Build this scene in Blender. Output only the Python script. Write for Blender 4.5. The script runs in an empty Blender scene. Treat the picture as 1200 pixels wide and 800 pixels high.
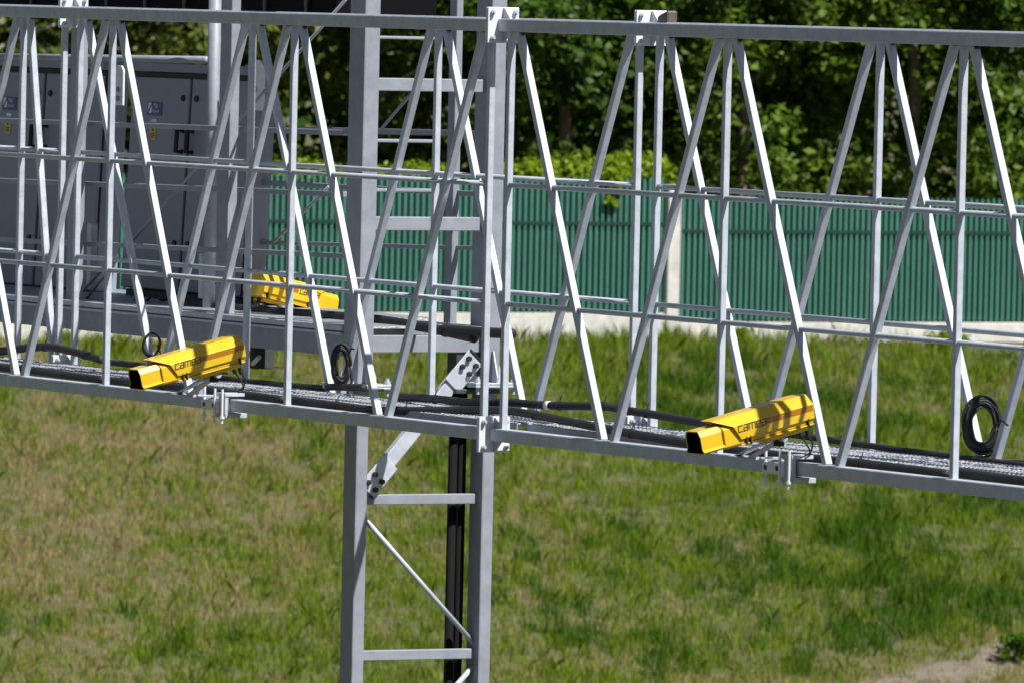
import bpy, bmesh, math, random
import numpy as np
from mathutils import Vector, Matrix
R = math.radians
random.seed(7); rng = np.random.default_rng(7)
SC = bpy.context.scene
COL = SC.collection
# ------------------------------------------------------------------ camera
HC = 7.5
F, TH, PIT, ROL = 10305.2, 1.0603, 0.0394, 0.0222
K = 1.6
cf = Vector((0, math.cos(PIT), -math.sin(PIT))); cu0 = Vector((0, math.sin(PIT), math.cos(PIT))); cx0 = Vector((1, 0, 0))
cr = cx0*math.cos(ROL) + cu0*math.sin(ROL); cu = cu0*math.cos(ROL) - cx0*math.sin(ROL)
CAM = Vector((0, 0, HC))
cd = bpy.data.cameras.new('camera'); co = bpy.data.objects.new('camera', cd); COL.objects.link(co)
m = Matrix((cr, cu, -cf)).transposed().to_4x4(); m.translation = CAM
co.matrix_world = m
cd.sensor_width = 36; cd.lens = F/1200*36; cd.clip_start = 1; cd.clip_end = 3000
cd.dof.use_dof = True; cd.dof.focus_distance = 41.8; cd.dof.aperture_fstop = 12
SC.camera = co
# ------------------------------------------------------------------ light
EL = R(53); SX, SY = 0.76, -0.65
w = bpy.data.worlds.new('World'); SC.world = w; w.use_nodes = True
nt = w.node_tree; bg = nt.nodes['Background']
sk = nt.nodes.new('ShaderNodeTexSky'); sk.sky_type = 'NISHITA'; sk.sun_disc = False
sk.sun_elevation = EL; sk.sun_rotation = math.atan2(SX, SY)
nt.links.new(sk.outputs[0], bg.inputs[0]); bg.inputs[1].default_value = 0.036
sl = bpy.data.lights.new('sun', 'SUN'); sl.energy = 5.0; sl.angle = R(0.53); sl.color = (1, .965, .915)
so = bpy.data.objects.new('sun', sl); COL.objects.link(so)
sv = Vector((SX*math.cos(EL), SY*math.cos(EL), math.sin(EL)))
so.rotation_euler = sv.to_track_quat('Z', 'Y').to_euler()
SC.view_settings.view_transform = 'Standard'; SC.view_settings.look = 'None'
SC.view_settings.gamma = 1; SC.view_settings.exposure = 0.6
# ------------------------------------------------------------------ frames
A = Vector((math.cos(TH), -math.sin(TH), 0)); D = Vector((math.sin(TH), math.cos(TH), 0)); UP = Vector((0, 0, 1))
ORG = Vector((-0.0492*K, 25.8147*K, HC - 0.0909*K))
H = 1.2*K; G = 0.0595*K; P = 1.2431*K; W = 0.5022*K; HU = 0.4674*K; HL = 0.8157*K
SECT = 3*P + 2*G
def S(s, t, h): return ORG + A*s + D*t + UP*h
def ray(px, py): return (cf + cr*((px-600)/F) - cu*((py-400)/F))
def at_t(px, py, t):            # world point on the vertical plane t = const
    r = ray(px, py); n = D
    k = (t - (CAM-ORG).dot(n))/r.dot(n); return CAM + r*k
def sol(px, py, t):
    p = at_t(px, py, t) - ORG; return p.dot(A), p.z
def at_y(px, py, Y):
    r = ray(px, py); return CAM + r*(Y/r.y)
# ------------------------------------------------------------------ mesh helpers
class MB:
    def __init__(s): s.v = []; s.f = []; s.mi = []; s.cur = 0
    def add(s, vs, fs):
        b = len(s.v); s.v += [tuple(v) for v in vs]; s.f += [tuple(b+i for i in f) for f in fs]; s.mi += [s.cur]*len(fs)
    def box(s, c, ax, ay, az, hx, hy, hz):
        c = Vector(c); vs = [c+ax*(hx*i)+ay*(hy*j)+az*(hz*k) for i in (-1, 1) for j in (-1, 1) for k in (-1, 1)]
        fs = [(0, 1, 3, 2), (4, 6, 7, 5), (0, 4, 5, 1), (2, 3, 7, 6), (0, 2, 6, 4), (1, 5, 7, 3)]
        if ax.cross(ay).dot(az) < 0: fs = [f[::-1] for f in fs]
        s.add(vs, fs); return s
    def bar(s, p, q, wy, wz, side=None):   # box from p to q; side = direction the wy faces
        p = Vector(p); q = Vector(q); x = (q-p); L = x.length; x /= L
        side = Vector(side) if side is not None else (UP if abs(x.z) < .9 else D)
        y = (side - x*side.dot(x)).normalized(); z = x.cross(y)
        return s.box((p+q)/2, x, y, z, L/2, wy/2, wz/2)
    def tube(s, pts, r, n=10, cap=True):
        pts = [Vector(p) for p in pts]; N = len(pts); rs = r if isinstance(r, (list, tuple)) else [r]*N
        up = None; rings = []
        for i, p in enumerate(pts):
            d = (pts[min(i+1, N-1)] - pts[max(i-1, 0)]).normalized()
            if up is None: up = UP if abs(d.z) < .9 else Vector((1, 0, 0))
            a = (up - d*up.dot(d)).normalized(); up = a; b = d.cross(a)
            rings.append([p + (a*math.cos(2*math.pi*k/n) + b*math.sin(2*math.pi*k/n))*rs[i] for k in range(n)])
        vs = [v for rg in rings for v in rg]; fs = []
        for i in range(N-1):
            for k in range(n):
                fs.append((i*n+k, i*n+(k+1) % n, (i+1)*n+(k+1) % n, (i+1)*n+k))
        if cap: fs.append(tuple(range(n))[::-1]); fs.append(tuple((N-1)*n+k for k in range(n)))
        s.add(vs, fs); return s
    def prism(s, poly, o, ex, ey, ez, depth, z0=0.0):   # polygon in ex,ey extruded along ez
        n = len(poly); o = Vector(o)
        vs = [o+ex*x+ey*y+ez*z0 for x, y in poly] + [o+ex*x+ey*y+ez*(z0+depth) for x, y in poly]
        fs = [tuple(range(n))[::-1], tuple(range(n, 2*n))] + [(i, (i+1) % n, n+(i+1) % n, n+i) for i in range(n)]
        ar = sum(poly[i][0]*poly[(i+1) % n][1]-poly[(i+1) % n][0]*poly[i][1] for i in range(n))
        if ar*ex.cross(ey).dot(ez) < 0: fs = [f[::-1] for f in fs]
        s.add(vs, fs); return s
    def build(s, name, mat, parent=None, smooth=False, bevel=0, inv=None):
        me = bpy.data.meshes.new(name)
        vs = s.v
        if parent is not None:
            mw = parent.matrix_basis.copy(); pp = parent.parent
            while pp is not None: mw = pp.matrix_basis @ mw; pp = pp.parent
            mw.invert(); vs = [tuple(mw @ Vector(v)) for v in vs]
        me.from_pydata(vs, [], s.f); me.update()
        mats = mat if isinstance(mat, (list, tuple)) else [mat]
        for x in mats: me.materials.append(x)
        if len(mats) > 1: me.polygons.foreach_set('material_index', s.mi)
        if smooth: me.polygons.foreach_set('use_smooth', [True]*len(me.polygons))
        o = bpy.data.objects.new(name, me); COL.objects.link(o)
        if parent is not None: o.parent = parent
        if bevel:
            b = o.modifiers.new('bevel', 'BEVEL'); b.width = bevel; b.segments = 2; b.limit_method = 'ANGLE'; b.angle_limit = R(35)
        return o
def tag(o, label=None, cat=None, group=None, kind=None):
    if label: o['label'] = label
    if cat: o['category'] = cat
    if group: o['group'] = group
    if kind: o['kind'] = kind
    return o
def empty(name, loc, label, cat, group=None):
    o = bpy.data.objects.new(name, None); COL.objects.link(o)
    o.matrix_basis = Matrix.Translation(Vector(loc)); o.empty_display_size = .2
    return tag(o, label, cat, group)
def spline(pts, n=8):
    pts = [Vector(p) for p in pts]; out = []
    for i in range(len(pts)-1):
        p0, p1, p2, p3 = pts[max(i-1, 0)], pts[i], pts[i+1], pts[min(i+2, len(pts)-1)]
        for k in range(n):
            t = k/n
            out.append(.5*((2*p1)+(p2-p0)*t+(2*p0-5*p1+4*p2-p3)*t*t+(3*p1-p0-3*p2+p3)*t**3))
    out.append(pts[-1]); return out
# ------------------------------------------------------------------ materials
def mat(name, base, rough=.5, metal=0, var=0, scale=6, var2=None, bump=0, bscale=40, spec=.5, coat=0, stretch=None):
    M = bpy.data.materials.new(name); M.use_nodes = True; n = M.node_tree; b = n.nodes['Principled BSDF']
    b.inputs['Roughness'].default_value = rough; b.inputs['Metallic'].default_value = metal
    b.inputs['Specular IOR Level'].default_value = spec; b.inputs['Coat Weight'].default_value = coat
    b.inputs['Base Color'].default_value = (*base, 1)
    tc = n.nodes.new('ShaderNodeTexCoord'); mp = n.nodes.new('ShaderNodeMapping'); n.links.new(tc.outputs['Object'], mp.inputs[0])
    if stretch: mp.inputs['Scale'].default_value = stretch
    if var:
        no = n.nodes.new('ShaderNodeTexNoise'); no.inputs['Scale'].default_value = scale; no.inputs['Detail'].default_value = 6
        no.inputs['Roughness'].default_value = .65
        n.links.new(mp.outputs[0], no.inputs['Vector'])
        r = n.nodes.new('ShaderNodeValToRGB'); r.color_ramp.elements[0].position = .3; r.color_ramp.elements[1].position = .7
        lo = var2 or tuple(c*(1-var) for c in base); hi = tuple(min(1, c*(1+var)) for c in base)
        r.color_ramp.elements[0].color = (*lo, 1); r.color_ramp.elements[1].color = (*hi, 1)
        n.links.new(no.outputs[0], r.inputs[0]); n.links.new(r.outputs[0], b.inputs['Base Color'])
        mr = n.nodes.new('ShaderNodeMapRange'); mr.inputs[3].default_value = max(.05, rough-.1); mr.inputs[4].default_value = min(1, rough+.12)
        n.links.new(no.outputs[0], mr.inputs[0]); n.links.new(mr.outputs[0], b.inputs['Roughness'])
    if bump:
        no = n.nodes.new('ShaderNodeTexNoise'); no.inputs['Scale'].default_value = bscale; no.inputs['Detail'].default_value = 4
        n.links.new(mp.outputs[0], no.inputs['Vector'])
        bp = n.nodes.new('ShaderNodeBump'); bp.inputs['Strength'].default_value = bump; bp.inputs['Distance'].default_value = .01
        n.links.new(no.outputs[0], bp.inputs['Height']); n.links.new(bp.outputs[0], b.inputs['Normal'])
    return M
GALV = mat('galvanised_steel', (.43, .475, .545), .46, .12, .16, 14)
GALV2 = mat('weathered_steel', (.245, .268, .315), .55, .1, .15, 10)
GALVB = mat('bright_zinc', (.68, .71, .75), .42, .1, .08, 30)
YEL = mat('yellow_paint', (.62, .40, .014), .28, 0, .08, 4, coat=.25)
ORA = mat('orange_stripe', (.33, .13, .006), .4)
BLK = mat('black_rubber', (.010, .010, .011), .6, 0, .3, 20)
LENS = mat('dark_lens', (.004, .004, .005), .12)
CABG = mat('cabinet_paint', (.235, .25, .31), .5, 0, .06, 3)
CABD = mat('black_seal', (.01, .01, .012), .6)
BLUE = mat('blue_label', (.010, .035, .19), .4)
DUCT = mat('matt_black_duct', (.006, .006, .007), .85, 0, .3, 6, spec=.15)
WHITE = mat('white_print', (.75, .77, .8), .5)
YSTK = mat('yellow_sticker', (.6, .48, .02), .5)
BOARD = mat('black_board', (.004, .004, .006), .8, spec=.1)
FENCE = mat('green_coated_steel', (.075, .25, .19), .45, 0, .12, 2)
FENCE_SHADE = mat('shaded_fence_green', (.003, .035, .028), .6)  # fence paint darkened to stand in for shade between the slats
CONC = mat('concrete', (.52, .51, .49), .85, 0, .2, 5, bump=.3)
ALUM = mat('grey_tape', (.55, .55, .55), .4)
def tread():
    M = mat('perforated_plank', (.55, .56, .57), .4, .5); n = M.node_tree; b = n.nodes['Principled BSDF']
    mp = [x for x in n.nodes if x.type == 'MAPPING'][0]
    mp.inputs['Rotation'].default_value = (0, 0, TH)
    vo = n.nodes.new('ShaderNodeTexVoronoi'); vo.inputs['Scale'].default_value = 38; vo.inputs['Randomness'].default_value = .35
    n.links.new(mp.outputs[0], vo.inputs['Vector'])
    r = n.nodes.new('ShaderNodeValToRGB'); r.color_ramp.elements[0].position = .22; r.color_ramp.elements[1].position = .33
    r.color_ramp.elements[0].color = (.16, .17, .18, 1); r.color_ramp.elements[1].color = (.46, .485, .52, 1)
    n.links.new(vo.outputs['Distance'], r.inputs[0]); n.links.new(r.outputs[0], b.inputs['Base Color'])
    bp = n.nodes.new('ShaderNodeBump'); bp.inputs['Strength'].default_value = .8; bp.inputs['Distance'].default_value = .01
    n.links.new(vo.outputs['Distance'], bp.inputs['Height']); n.links.new(bp.outputs[0], b.inputs['Normal'])
    return M
TREAD = tread()
def leafmat(name, c1, c2, trans=.35, rough=.5):
    M = bpy.data.materials.new(name); M.use_nodes = True; n = M.node_tree; b = n.nodes['Principled BSDF']; out = n.nodes['Material Output']
    g = n.nodes.new('ShaderNodeNewGeometry'); r = n.nodes.new('ShaderNodeValToRGB')
    r.color_ramp.elements[0].color = (*c1, 1); r.color_ramp.elements[1].color = (*c2, 1)
    n.links.new(g.outputs['Random Per Island'], r.inputs[0]); n.links.new(r.outputs[0], b.inputs['Base Color'])
    b.inputs['Roughness'].default_value = rough; b.inputs['Specular IOR Level'].default_value = .3
    t = n.nodes.new('ShaderNodeBsdfTranslucent'); n.links.new(r.outputs[0], t.inputs[0])
    mx = n.nodes.new('ShaderNodeMixShader'); mx.inputs[0].default_value = trans
    n.links.new(b.outputs[0], mx.inputs[1]); n.links.new(t.outputs[0], mx.inputs[2]); n.links.new(mx.outputs[0], out.inputs[0])
    return M
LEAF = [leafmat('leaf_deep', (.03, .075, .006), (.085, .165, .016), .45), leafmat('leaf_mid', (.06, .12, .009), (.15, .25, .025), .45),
        leafmat('leaf_olive', (.06, .085, .015), (.19, .23, .045), .45)]
HEDGE = leafmat('hedge_leaf', (.14, .23, .008), (.30, .42, .02), .45)
GREEN = leafmat('grass_blade', (.07, .13, .004), (.27, .37, .018), .42)
LUSH = leafmat('lush_blade', (.022, .075, .003), (.115, .22, .008), .4)
DRY = leafmat('dry_blade', (.25, .185, .075), (.47, .37, .17), .3, .7)
BARK = mat('bark', (.20, .155, .11), .9, 0, .45, 8, bump=.8, bscale=25)
BARKP = mat('pale_bark', (.42, .36, .29), .85, 0, .4, 6, bump=.6, bscale=20)
# ------------------------------------------------------------------ terrain
UF = 104.75; ZF = 2.77; UTOE = 81.5; ZT = -0.95
def U(x, y): return -(x*A.x + y*A.y)
def sstep(e0, e1, x): t = np.clip((x-e0)/(e1-e0), 0, 1); return t*t*(3-2*t)
_g = rng.random((64, 64))
def vnoise(x, y, sc):
    x = np.asarray(x)*sc + 1000.3; y = np.asarray(y)*sc + 1000.7
    xi = np.floor(x).astype(int); yi = np.floor(y).astype(int); fx = x-xi; fy = y-yi
    fx = fx*fx*(3-2*fx); fy = fy*fy*(3-2*fy)
    g = lambda a, b: _g[a % 64, b % 64]
    return (g(xi, yi)*(1-fx)+g(xi+1, yi)*fx)*(1-fy)+(g(xi, yi+1)*(1-fx)+g(xi+1, yi+1)*fx)*fy
def ground_z(x, y):
    u = U(np.asarray(x, float), np.asarray(y, float))
    sl_ = (ZF-ZT)/(UF-0.8-UTOE)
    z = ZT + sl_*np.clip(u-UTOE, 0, UF-0.8-UTOE)
    z = z + .10*(vnoise(x, y, .45)-.5)*sstep(70, 84, u)*(1-sstep(UF-3, UF-.5, u)) + .05*(vnoise(x, y, 1.6)-.5)*sstep(70, 84, u)*(1-sstep(UF-3, UF-.5, u))
    return z
def dryness(x, y):
    n = .36*vnoise(x, y*.3, .45)+.36*vnoise(x+31, y*.35+7, 1.5)+.40*vnoise(x+3, y*.45+77, 4.2)
    left = sstep(1.0, -6.0, np.asarray(x, float))*sstep(97, 104, np.asarray(y, float))*.27
    return n + left + .30*sstep(-1.3, .1, pathd(x, y))*(1-sstep(2, 3, pathd(x, y)))
def grid(name, xs, ys, zf, material, kind='structure'):
    X, Y = np.meshgrid(xs, ys); Z = zf(X, Y); nx, ny = len(xs), len(ys)
    v = np.stack([X.ravel(), Y.ravel(), Z.ravel()], 1)
    i = np.arange((nx-1)*(ny-1)); r, c = i//(nx-1), i % (nx-1); a = r*nx+c
    f = np.stack([a, a+1, a+nx+1, a+nx], 1)
    me = bpy.data.meshes.new(name); me.from_pydata(v.tolist(), [], f.tolist()); me.update()
    me.polygons.foreach_set('use_smooth', [True]*len(me.polygons)); me.materials.append(material)
    o = bpy.data.objects.new(name, me); COL.objects.link(o); o['kind'] = kind; return o
def groundmat():
    M = mat('ground_soil', (.1, .1, .05), .95); n = M.node_tree; b = n.nodes['Principled BSDF']; mp = [x for x in n.nodes if x.type == 'MAPPING'][0]
    def nz(sc, d=6):
        q = n.nodes.new('ShaderNodeTexNoise'); q.inputs['Scale'].default_value = sc; q.inputs['Detail'].default_value = d
        n.links.new(mp.outputs[0], q.inputs['Vector']); return q
    a = nz(.45); c = nz(9, 8)
    r = n.nodes.new('ShaderNodeValToRGB'); e = r.color_ramp.elements
    e[0].position = .35; e[0].color = (.045, .065, .014, 1); e[1].position = .78; e[1].color = (.17, .13, .075, 1)
    mm = n.nodes.new('ShaderNodeMix'); mm.data_type = 'FLOAT'; mm.inputs[0].default_value = .5
    n.links.new(a.outputs[0], mm.inputs[2]); n.links.new(c.outputs[0], mm.inputs[3]); n.links.new(mm.outputs[0], r.inputs[0])
    n.links.new(r.outputs[0], b.inputs['Base Color'])
    bp = n.nodes.new('ShaderNodeBump'); bp.inputs['Strength'].default_value = .7; bp.inputs['Distance'].default_value = .05
    n.links.new(c.outputs[0], bp.inputs['Height']); n.links.new(bp.outputs[0], b.inputs['Normal']); return M
GROUND = groundmat()
xs = np.concatenate([np.linspace(-600, -22, 18), np.linspace(-20, 20, 161), np.linspace(22, 600, 18)])
ys = np.concatenate([np.linspace(-120, 78, 25), np.linspace(80, 126, 231), np.linspace(130, 900, 26)])
grid('ground', xs, ys, ground_z, GROUND)
# road the gantry spans, with kerb line, under the truss and towards the camera
ROAD = mat('asphalt', (.055, .055, .058), .85, 0, .2, 30, bump=.3, bscale=120)
rd = MB(); rc = Vector((ORG.x, ORG.y, 0))
rd.box(rc + A*7.5 + UP*(ZT+.006), A, D, UP, 8.5, 150, .004); tag(rd.build('road', ROAD), kind='structure')
rl = MB()
for s_ in (-.6, 15.6): rl.box(rc + A*s_ + UP*(ZT+.013), A, D, UP, .08, 150, .002)
for k in range(-12, 13): rl.box(rc + A*7.5 + D*(k*12) + UP*(ZT+.013), A, D, UP, .07, 3, .002)
tag(rl.build('road_marking', WHITE), kind='structure')
# dirt path crossing the lower right of the slope
PATH = mat('dirt_path', (.145, .125, .095), .95, 0, .4, 4, bump=.9, bscale=14)
def hit(px, py):
    rr_ = ray(px, py); k = 60.0
    for _ in range(4000):
        p = CAM + rr_*k
        if p.z <= float(ground_z(p.x, p.y)): break
        k += .02
    return p
PA, PB_ = hit(930, 806), hit(1215, 750); PDIR = Vector((PB_.x-PA.x, PB_.y-PA.y, 0)).normalized(); PNRM = Vector((PDIR.y, -PDIR.x, 0))
def pathd(x, y): return (np.asarray(x)-PA.x)*PNRM.x + (np.asarray(y)-PA.y)*PNRM.y    # metres below the upper edge
pv = []; pf = []; NL = 160
for i in range(NL):
    l = -14 + i*.2
    wv = 0.5*(vnoise(l, 3, .5)-.5) + .4*(vnoise(l, 9, 1.9)-.5)
    for j in range(7):
        q = PA + PDIR*l + PNRM*(.05+wv*.7 + .95*j/6)
        z = float(ground_z(q.x, q.y)) + .010 + .025*float(vnoise(q.x, q.y, 3)) - (.03 if j in (0, 6) else 0)
        pv.append((q.x, q.y, z))
for i in range(NL-1):
    for j in range(6):
        a_ = i*7+j; pf.append((a_, a_+1, a_+8, a_+7) if PNRM.cross(PDIR).z > 0 else (a_, a_+7, a_+8, a_+1))
me = bpy.data.meshes.new('path'); me.from_pydata(pv, [], pf); me.update(); me.materials.append(PATH)
me.polygons.foreach_set('use_smooth', [True]*len(me.polygons))
o = bpy.data.objects.new('path', me); COL.objects.link(o); o['kind'] = 'structure'
# ------------------------------------------------------------------ grass (stuff)
def blades(name, x, y, hgt, n_per, spread, width, material, lean=.35):
    N = len(x); X = np.repeat(x, n_per) + rng.normal(0, spread, N*n_per); Y = np.repeat(y, n_per) + rng.normal(0, spread, N*n_per)
    Hh = np.repeat(hgt, n_per)*rng.uniform(.5, 1.15, N*n_per); Z = ground_z(X, Y) - .01
    an = rng.uniform(0, 2*np.pi, N*n_per); la = rng.uniform(0, 2*np.pi, N*n_per); le = np.abs(rng.normal(0, lean, N*n_per))*Hh
    dx, dy = np.cos(an)*width/2, np.sin(an)*width/2
    lx, ly = np.cos(la)*le, np.sin(la)*le
    b = np.stack([X, Y, Z], 1); o1 = np.stack([dx, dy, 0*dx], 1)
    mid = b + np.stack([lx*.35, ly*.35, Hh*.6], 1); tip = b + np.stack([lx, ly, Hh], 1)
    V = np.stack([b-o1, b+o1, mid+o1*.7, tip, mid-o1*.7], 1).reshape(-1, 3)
    M_ = N*n_per
    me = bpy.data.meshes.new(name); me.vertices.add(5*M_); me.vertices.foreach_set('co', V.ravel())
    me.loops.add(5*M_); me.loops.foreach_set('vertex_index', np.arange(5*M_)); me.polygons.add(M_)
    me.polygons.foreach_set('loop_start', np.arange(M_)*5); me.polygons.foreach_set('loop_total', np.full(M_, 5))
    me.update(calc_edges=True); me.materials.append(material)
    o = bpy.data.objects.new(name, me); COL.objects.link(o); return o
N = 125000
gx = rng.uniform(-12, 12, N); gy = rng.uniform(86, 122, N); gu = U(gx, gy)
ok = (gu < UF-.25) & (gu > 80) & (np.abs(gx) < gy*.085+1.5); gx, gy, gu = gx[ok], gy[ok], gu[ok]
dr = dryness(gx, gy); pr = rng.random(len(gx))
pd_ = pathd(gx, gy) + .5*(vnoise(gx, gy, 1.)-.5); onpath = (pd_ > .05) & (pd_ < .95)
thin = onpath & (pr > .36 + .6*(vnoise(gx, gy*.4, 2.6) > .56))
lushn = vnoise(gx+50, gy*.3+20, .55)*.38+vnoise(gx+9, gy*.35+5, 2.2)*.38+vnoise(gx+19, gy*.5+5, 5.0)*.24
for cx_, cy_, wx_, am_ in ((292, 690, .45, .30), (215, 605, .35, .2), (120, 700, .6, .24), (620, 650, .45, .2), (690, 735, .5, .2), (745, 640, .5, .22), (860, 655, .55, .26), (880, 690, .5, .24), (560, 690, .4, .18), (335, 560, .3, .16), (1050, 700, .6, .18), (20, 640, .4, .2)):
    q_ = hit(cx_, cy_); lushn = lushn + 1.35*am_*np.exp(-((gx-q_.x)/wx_)**2-((gy-q_.y)/(wx_*2.2))**2)
lush = (lushn + .16*(pr-.5) > .60) & ~thin & (dr < .62)
dry = (dr > .535 + .50*pr) & ~thin & ~lush
grn = ~(lush | dry | thin)
hh = (.07+.10*rng.random(len(gx)))*(.55+1.1*vnoise(gx, gy*.6, 3.1))
near_f = sstep(UF-5, UF-1, gu)
o = blades('grass', gx[grn], gy[grn], hh[grn]*(1+.5*near_f[grn]), 6, .045, .010, GREEN, .4)
tag(o, 'short yellow green grass covering the embankment', 'grass', kind='stuff')
o = blades('lush_grass', gx[lush], gy[lush], hh[lush]*1.35, 7, .05, .011, LUSH, .35)
tag(o, 'darker lush grass tufts on the embankment', 'grass', kind='stuff')
o = blades('dry_grass', gx[dry], gy[dry], hh[dry]*.75, 6, .05, .0075, DRY, .45)
tag(o, 'dry straw coloured grass between the green tufts', 'grass', kind='stuff')
# ------------------------------------------------------------------ fence
FO = at_y(600, 376, 120.0)   # fence line: parallel to D
FX = Vector((FO.x, FO.y, 0)); NF = A   # A faces the camera
def fl(px):                  # distance along the fence line for a photo column
    r = ray(px, 300); k = ((FX-CAM).dot(A))/r.dot(A); p = CAM + r*k; return (p-FX).dot(D)
def fz(px, py): r = ray(px, py); k = ((FX-CAM).dot(A))/r.dot(A); return (CAM+r*k).z
fence = empty('fence', FX+UP*(ZF+.27), 'tall green slatted metal fence on a pale concrete base along the top of the slope', 'fence')
lp = fl(786); bay = fl(1292) - fl(786)
zb = {}
for b in range(-6, 5):
    l0, l1 = lp + b*bay + .13, lp + (b+1)*bay - .13
    left = b < 0
    z1 = fz(650, 208) if left else fz(900, 231); z0 = fz(650, 365) if left else fz(900, 376); zr = fz(740, 262) if left else fz(860, 271)
    M_ = MB(); pitch = .0925; n = int((l1-l0)/pitch); pitch = (l1-l0)/n
    for i in range(n):
        c = l0 + (i+.5)*pitch; k = 5
        base = [(-.019, -.004), (-.018, .022), (-.009, .036), (.009, .036), (.018, .022), (.019, -.004)]
        M_.prism(base, FX + D*c + UP*z0, D, A, UP, (z1-z0)+rng.uniform(-.006, .006))
    M_.build('slat_panel', FENCE, fence)
    M_ = MB(); M_.box(FX + D*((l0+l1)/2) + A*(-.012) + UP*((z0+z1)/2-.02), D, A, UP, (l1-l0)/2, .004, (z1-z0)/2-.03); M_.build('gap_shade_sheet', FENCE_SHADE, fence)  # flat backing added so the slat gaps look shaded
    Rr = MB()
    for z in (zr, z0+.18): Rr.box(FX + D*((l0+l1)/2) + A*(-.04) + UP*z, D, A, UP, (l1-l0)/2, .018, .03)
    Rr.box(FX + D*((l0+l1)/2) + A*(.043) + UP*zr, D, A, UP, (l1-l0)/2, .006, .022)
    Rr.build('rail', mat('dark_green_rail', (.004, .035, .027), .5) if 'dark_green_rail' not in bpy.data.materials else bpy.data.materials['dark_green_rail'], fence)
    Q = MB(); Q.box(FX + D*((l0+l1)/2) + A*0 + UP*(z0-.32), D, A, UP, (l1-l0)/2+.02, .06, .30); Q.build('concrete_base', CONC, fence, bevel=.01)
    PB = MB(); PB.box(FX + D*(lp+b*bay) + UP*(z0+.55), D, A, UP, .10, .10, (z1-z0)/2+.46); PB.build('post', CONC, fence, bevel=.015)
# ------------------------------------------------------------------ foliage
def leaves(name, C, Rr, n, size, material, parent=None, upb=.5, flat=1.0):
    """leaf-sized folded faces scattered in clumps: C (m,3) clump centres, Rr radii, n leaves per clump"""
    m_ = len(C); tot = m_*n
    d = rng.normal(0, 1, (tot, 3)); d /= np.linalg.norm(d, axis=1, keepdims=True)
    rad = rng.random(tot)**.45; rr = np.repeat(Rr, n)
    p = np.repeat(C, n, 0) + d*(rad*rr)[:, None]*np.array([1, 1, flat])
    nn = d*.6 + rng.normal(0, .55, (tot, 3)) + np.array([0, 0, upb]); nn /= np.linalg.norm(nn, axis=1, keepdims=True)
    t = np.cross(nn, rng.normal(0, 1, (tot, 3))); t /= np.linalg.norm(t, axis=1, keepdims=True); b = np.cross(nn, t)
    s = size*rng.uniform(.6, 1.3, tot)[:, None]
    V = np.stack([p-t*s*.55, p+b*s*.32-t*s*.05-nn*s*.08, p+t*s*.55-nn*s*.12, p-b*s*.32-t*s*.05-nn*s*.08], 1).reshape(-1, 3)
    if parent is not None: V = V - np.array(parent.matrix_basis.translation)
    me = bpy.data.meshes.new(name); me.vertices.add(4*tot); me.vertices.foreach_set('co', V.ravel())
    me.loops.add(4*tot); me.loops.foreach_set('vertex_index', np.arange(4*tot)); me.polygons.add(tot)
    me.polygons.foreach_set('loop_start', np.arange(tot)*4); me.polygons.foreach_set('loop_total', np.full(tot, 4))
    me.update(calc_edges=True); me.materials.append(material)
    o = bpy.data.objects.new(name, me); COL.objects.link(o)
    if parent is not None: o.parent = parent
    return o
def tree(name, x, y, hgt, rx, low, material, bark, label, group, nclump=110, nleaf=150, size=.12, lean=0, tr=.16):
    z0 = float(ground_z(x, y))
    root = empty(name, (x, y, z0), label, 'tree', group)
    T = MB(); pts = [Vector((x, y, z0-.1)), Vector((x+.1+lean*.3, y, z0+hgt*.3)), Vector((x-.05+lean*.7, y+.1, z0+hgt*.6)), Vector((x+lean, y, z0+hgt*.92))]
    T.tube(spline(pts, 6), [tr*(1-.85*i/18) for i in range(19)], 10)
    T.build('trunk', bark, root, smooth=True)
    cz = z0 + low + (hgt-low)/2; hz = (hgt-low)/2
    for k in range(7):
        B = MB()
        f = rng.uniform(.25, .8); b0 = Vector((x+lean*f, y, z0+hgt*f)); an = rng.uniform(0, 6.28); L = rx*rng.uniform(.5, .85)
        b1 = b0 + Vector((math.cos(an)*L*.5, math.sin(an)*L*.5, L*.35)); b2 = b0 + Vector((math.cos(an)*L, math.sin(an)*L, L*.55))
        B.tube(spline([b0, b1, b2], 4), [tr*.45*(1-.8*i/8) for i in range(9)], 6)
        B.build('branch', bark, root, smooth=True)
    d = rng.normal(0, 1, (nclump, 3)); d /= np.linalg.norm(d, axis=1, keepdims=True)
    ra = .35+.65*rng.random(nclump)**.6
    lob = 1 + .18*np.sin(3*np.arctan2(d[:, 1], d[:, 0]) + rng.uniform(0, 6))
    C = np.array([x+lean*.6, y, cz]) + d*(ra*lob)[:, None]*np.array([rx, rx, hz])
    leaves('crown', C, rng.uniform(.35, .75, nclump)*rx/2.6, nleaf, size, material, root, .45, .7)
    return root
GT = 'broadleaf trees beyond the fence'
tl = [('a_', -7.6), ]
frontrow = [(-8.3, 125.5, 8.5, 2.5, 1.0, 2), (-5.0, 127, 9.0, 2.4, 2.2, 2), (-2.4, 127.5, 9.5, 2.3, 1.6, 2), (0.6, 126.5, 10, 2.5, .9, 0), (3.2, 127.5, 10, 2.5, .9, 1), (5.7, 128.5, 10.5, 2.5, .4, 1), (8.2, 129.5, 10, 2.5, .4, 0), (10.8, 131, 10, 2.6, .4, 1), (-11.2, 124.5, 9, 2.6, .8, 1)]
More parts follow.
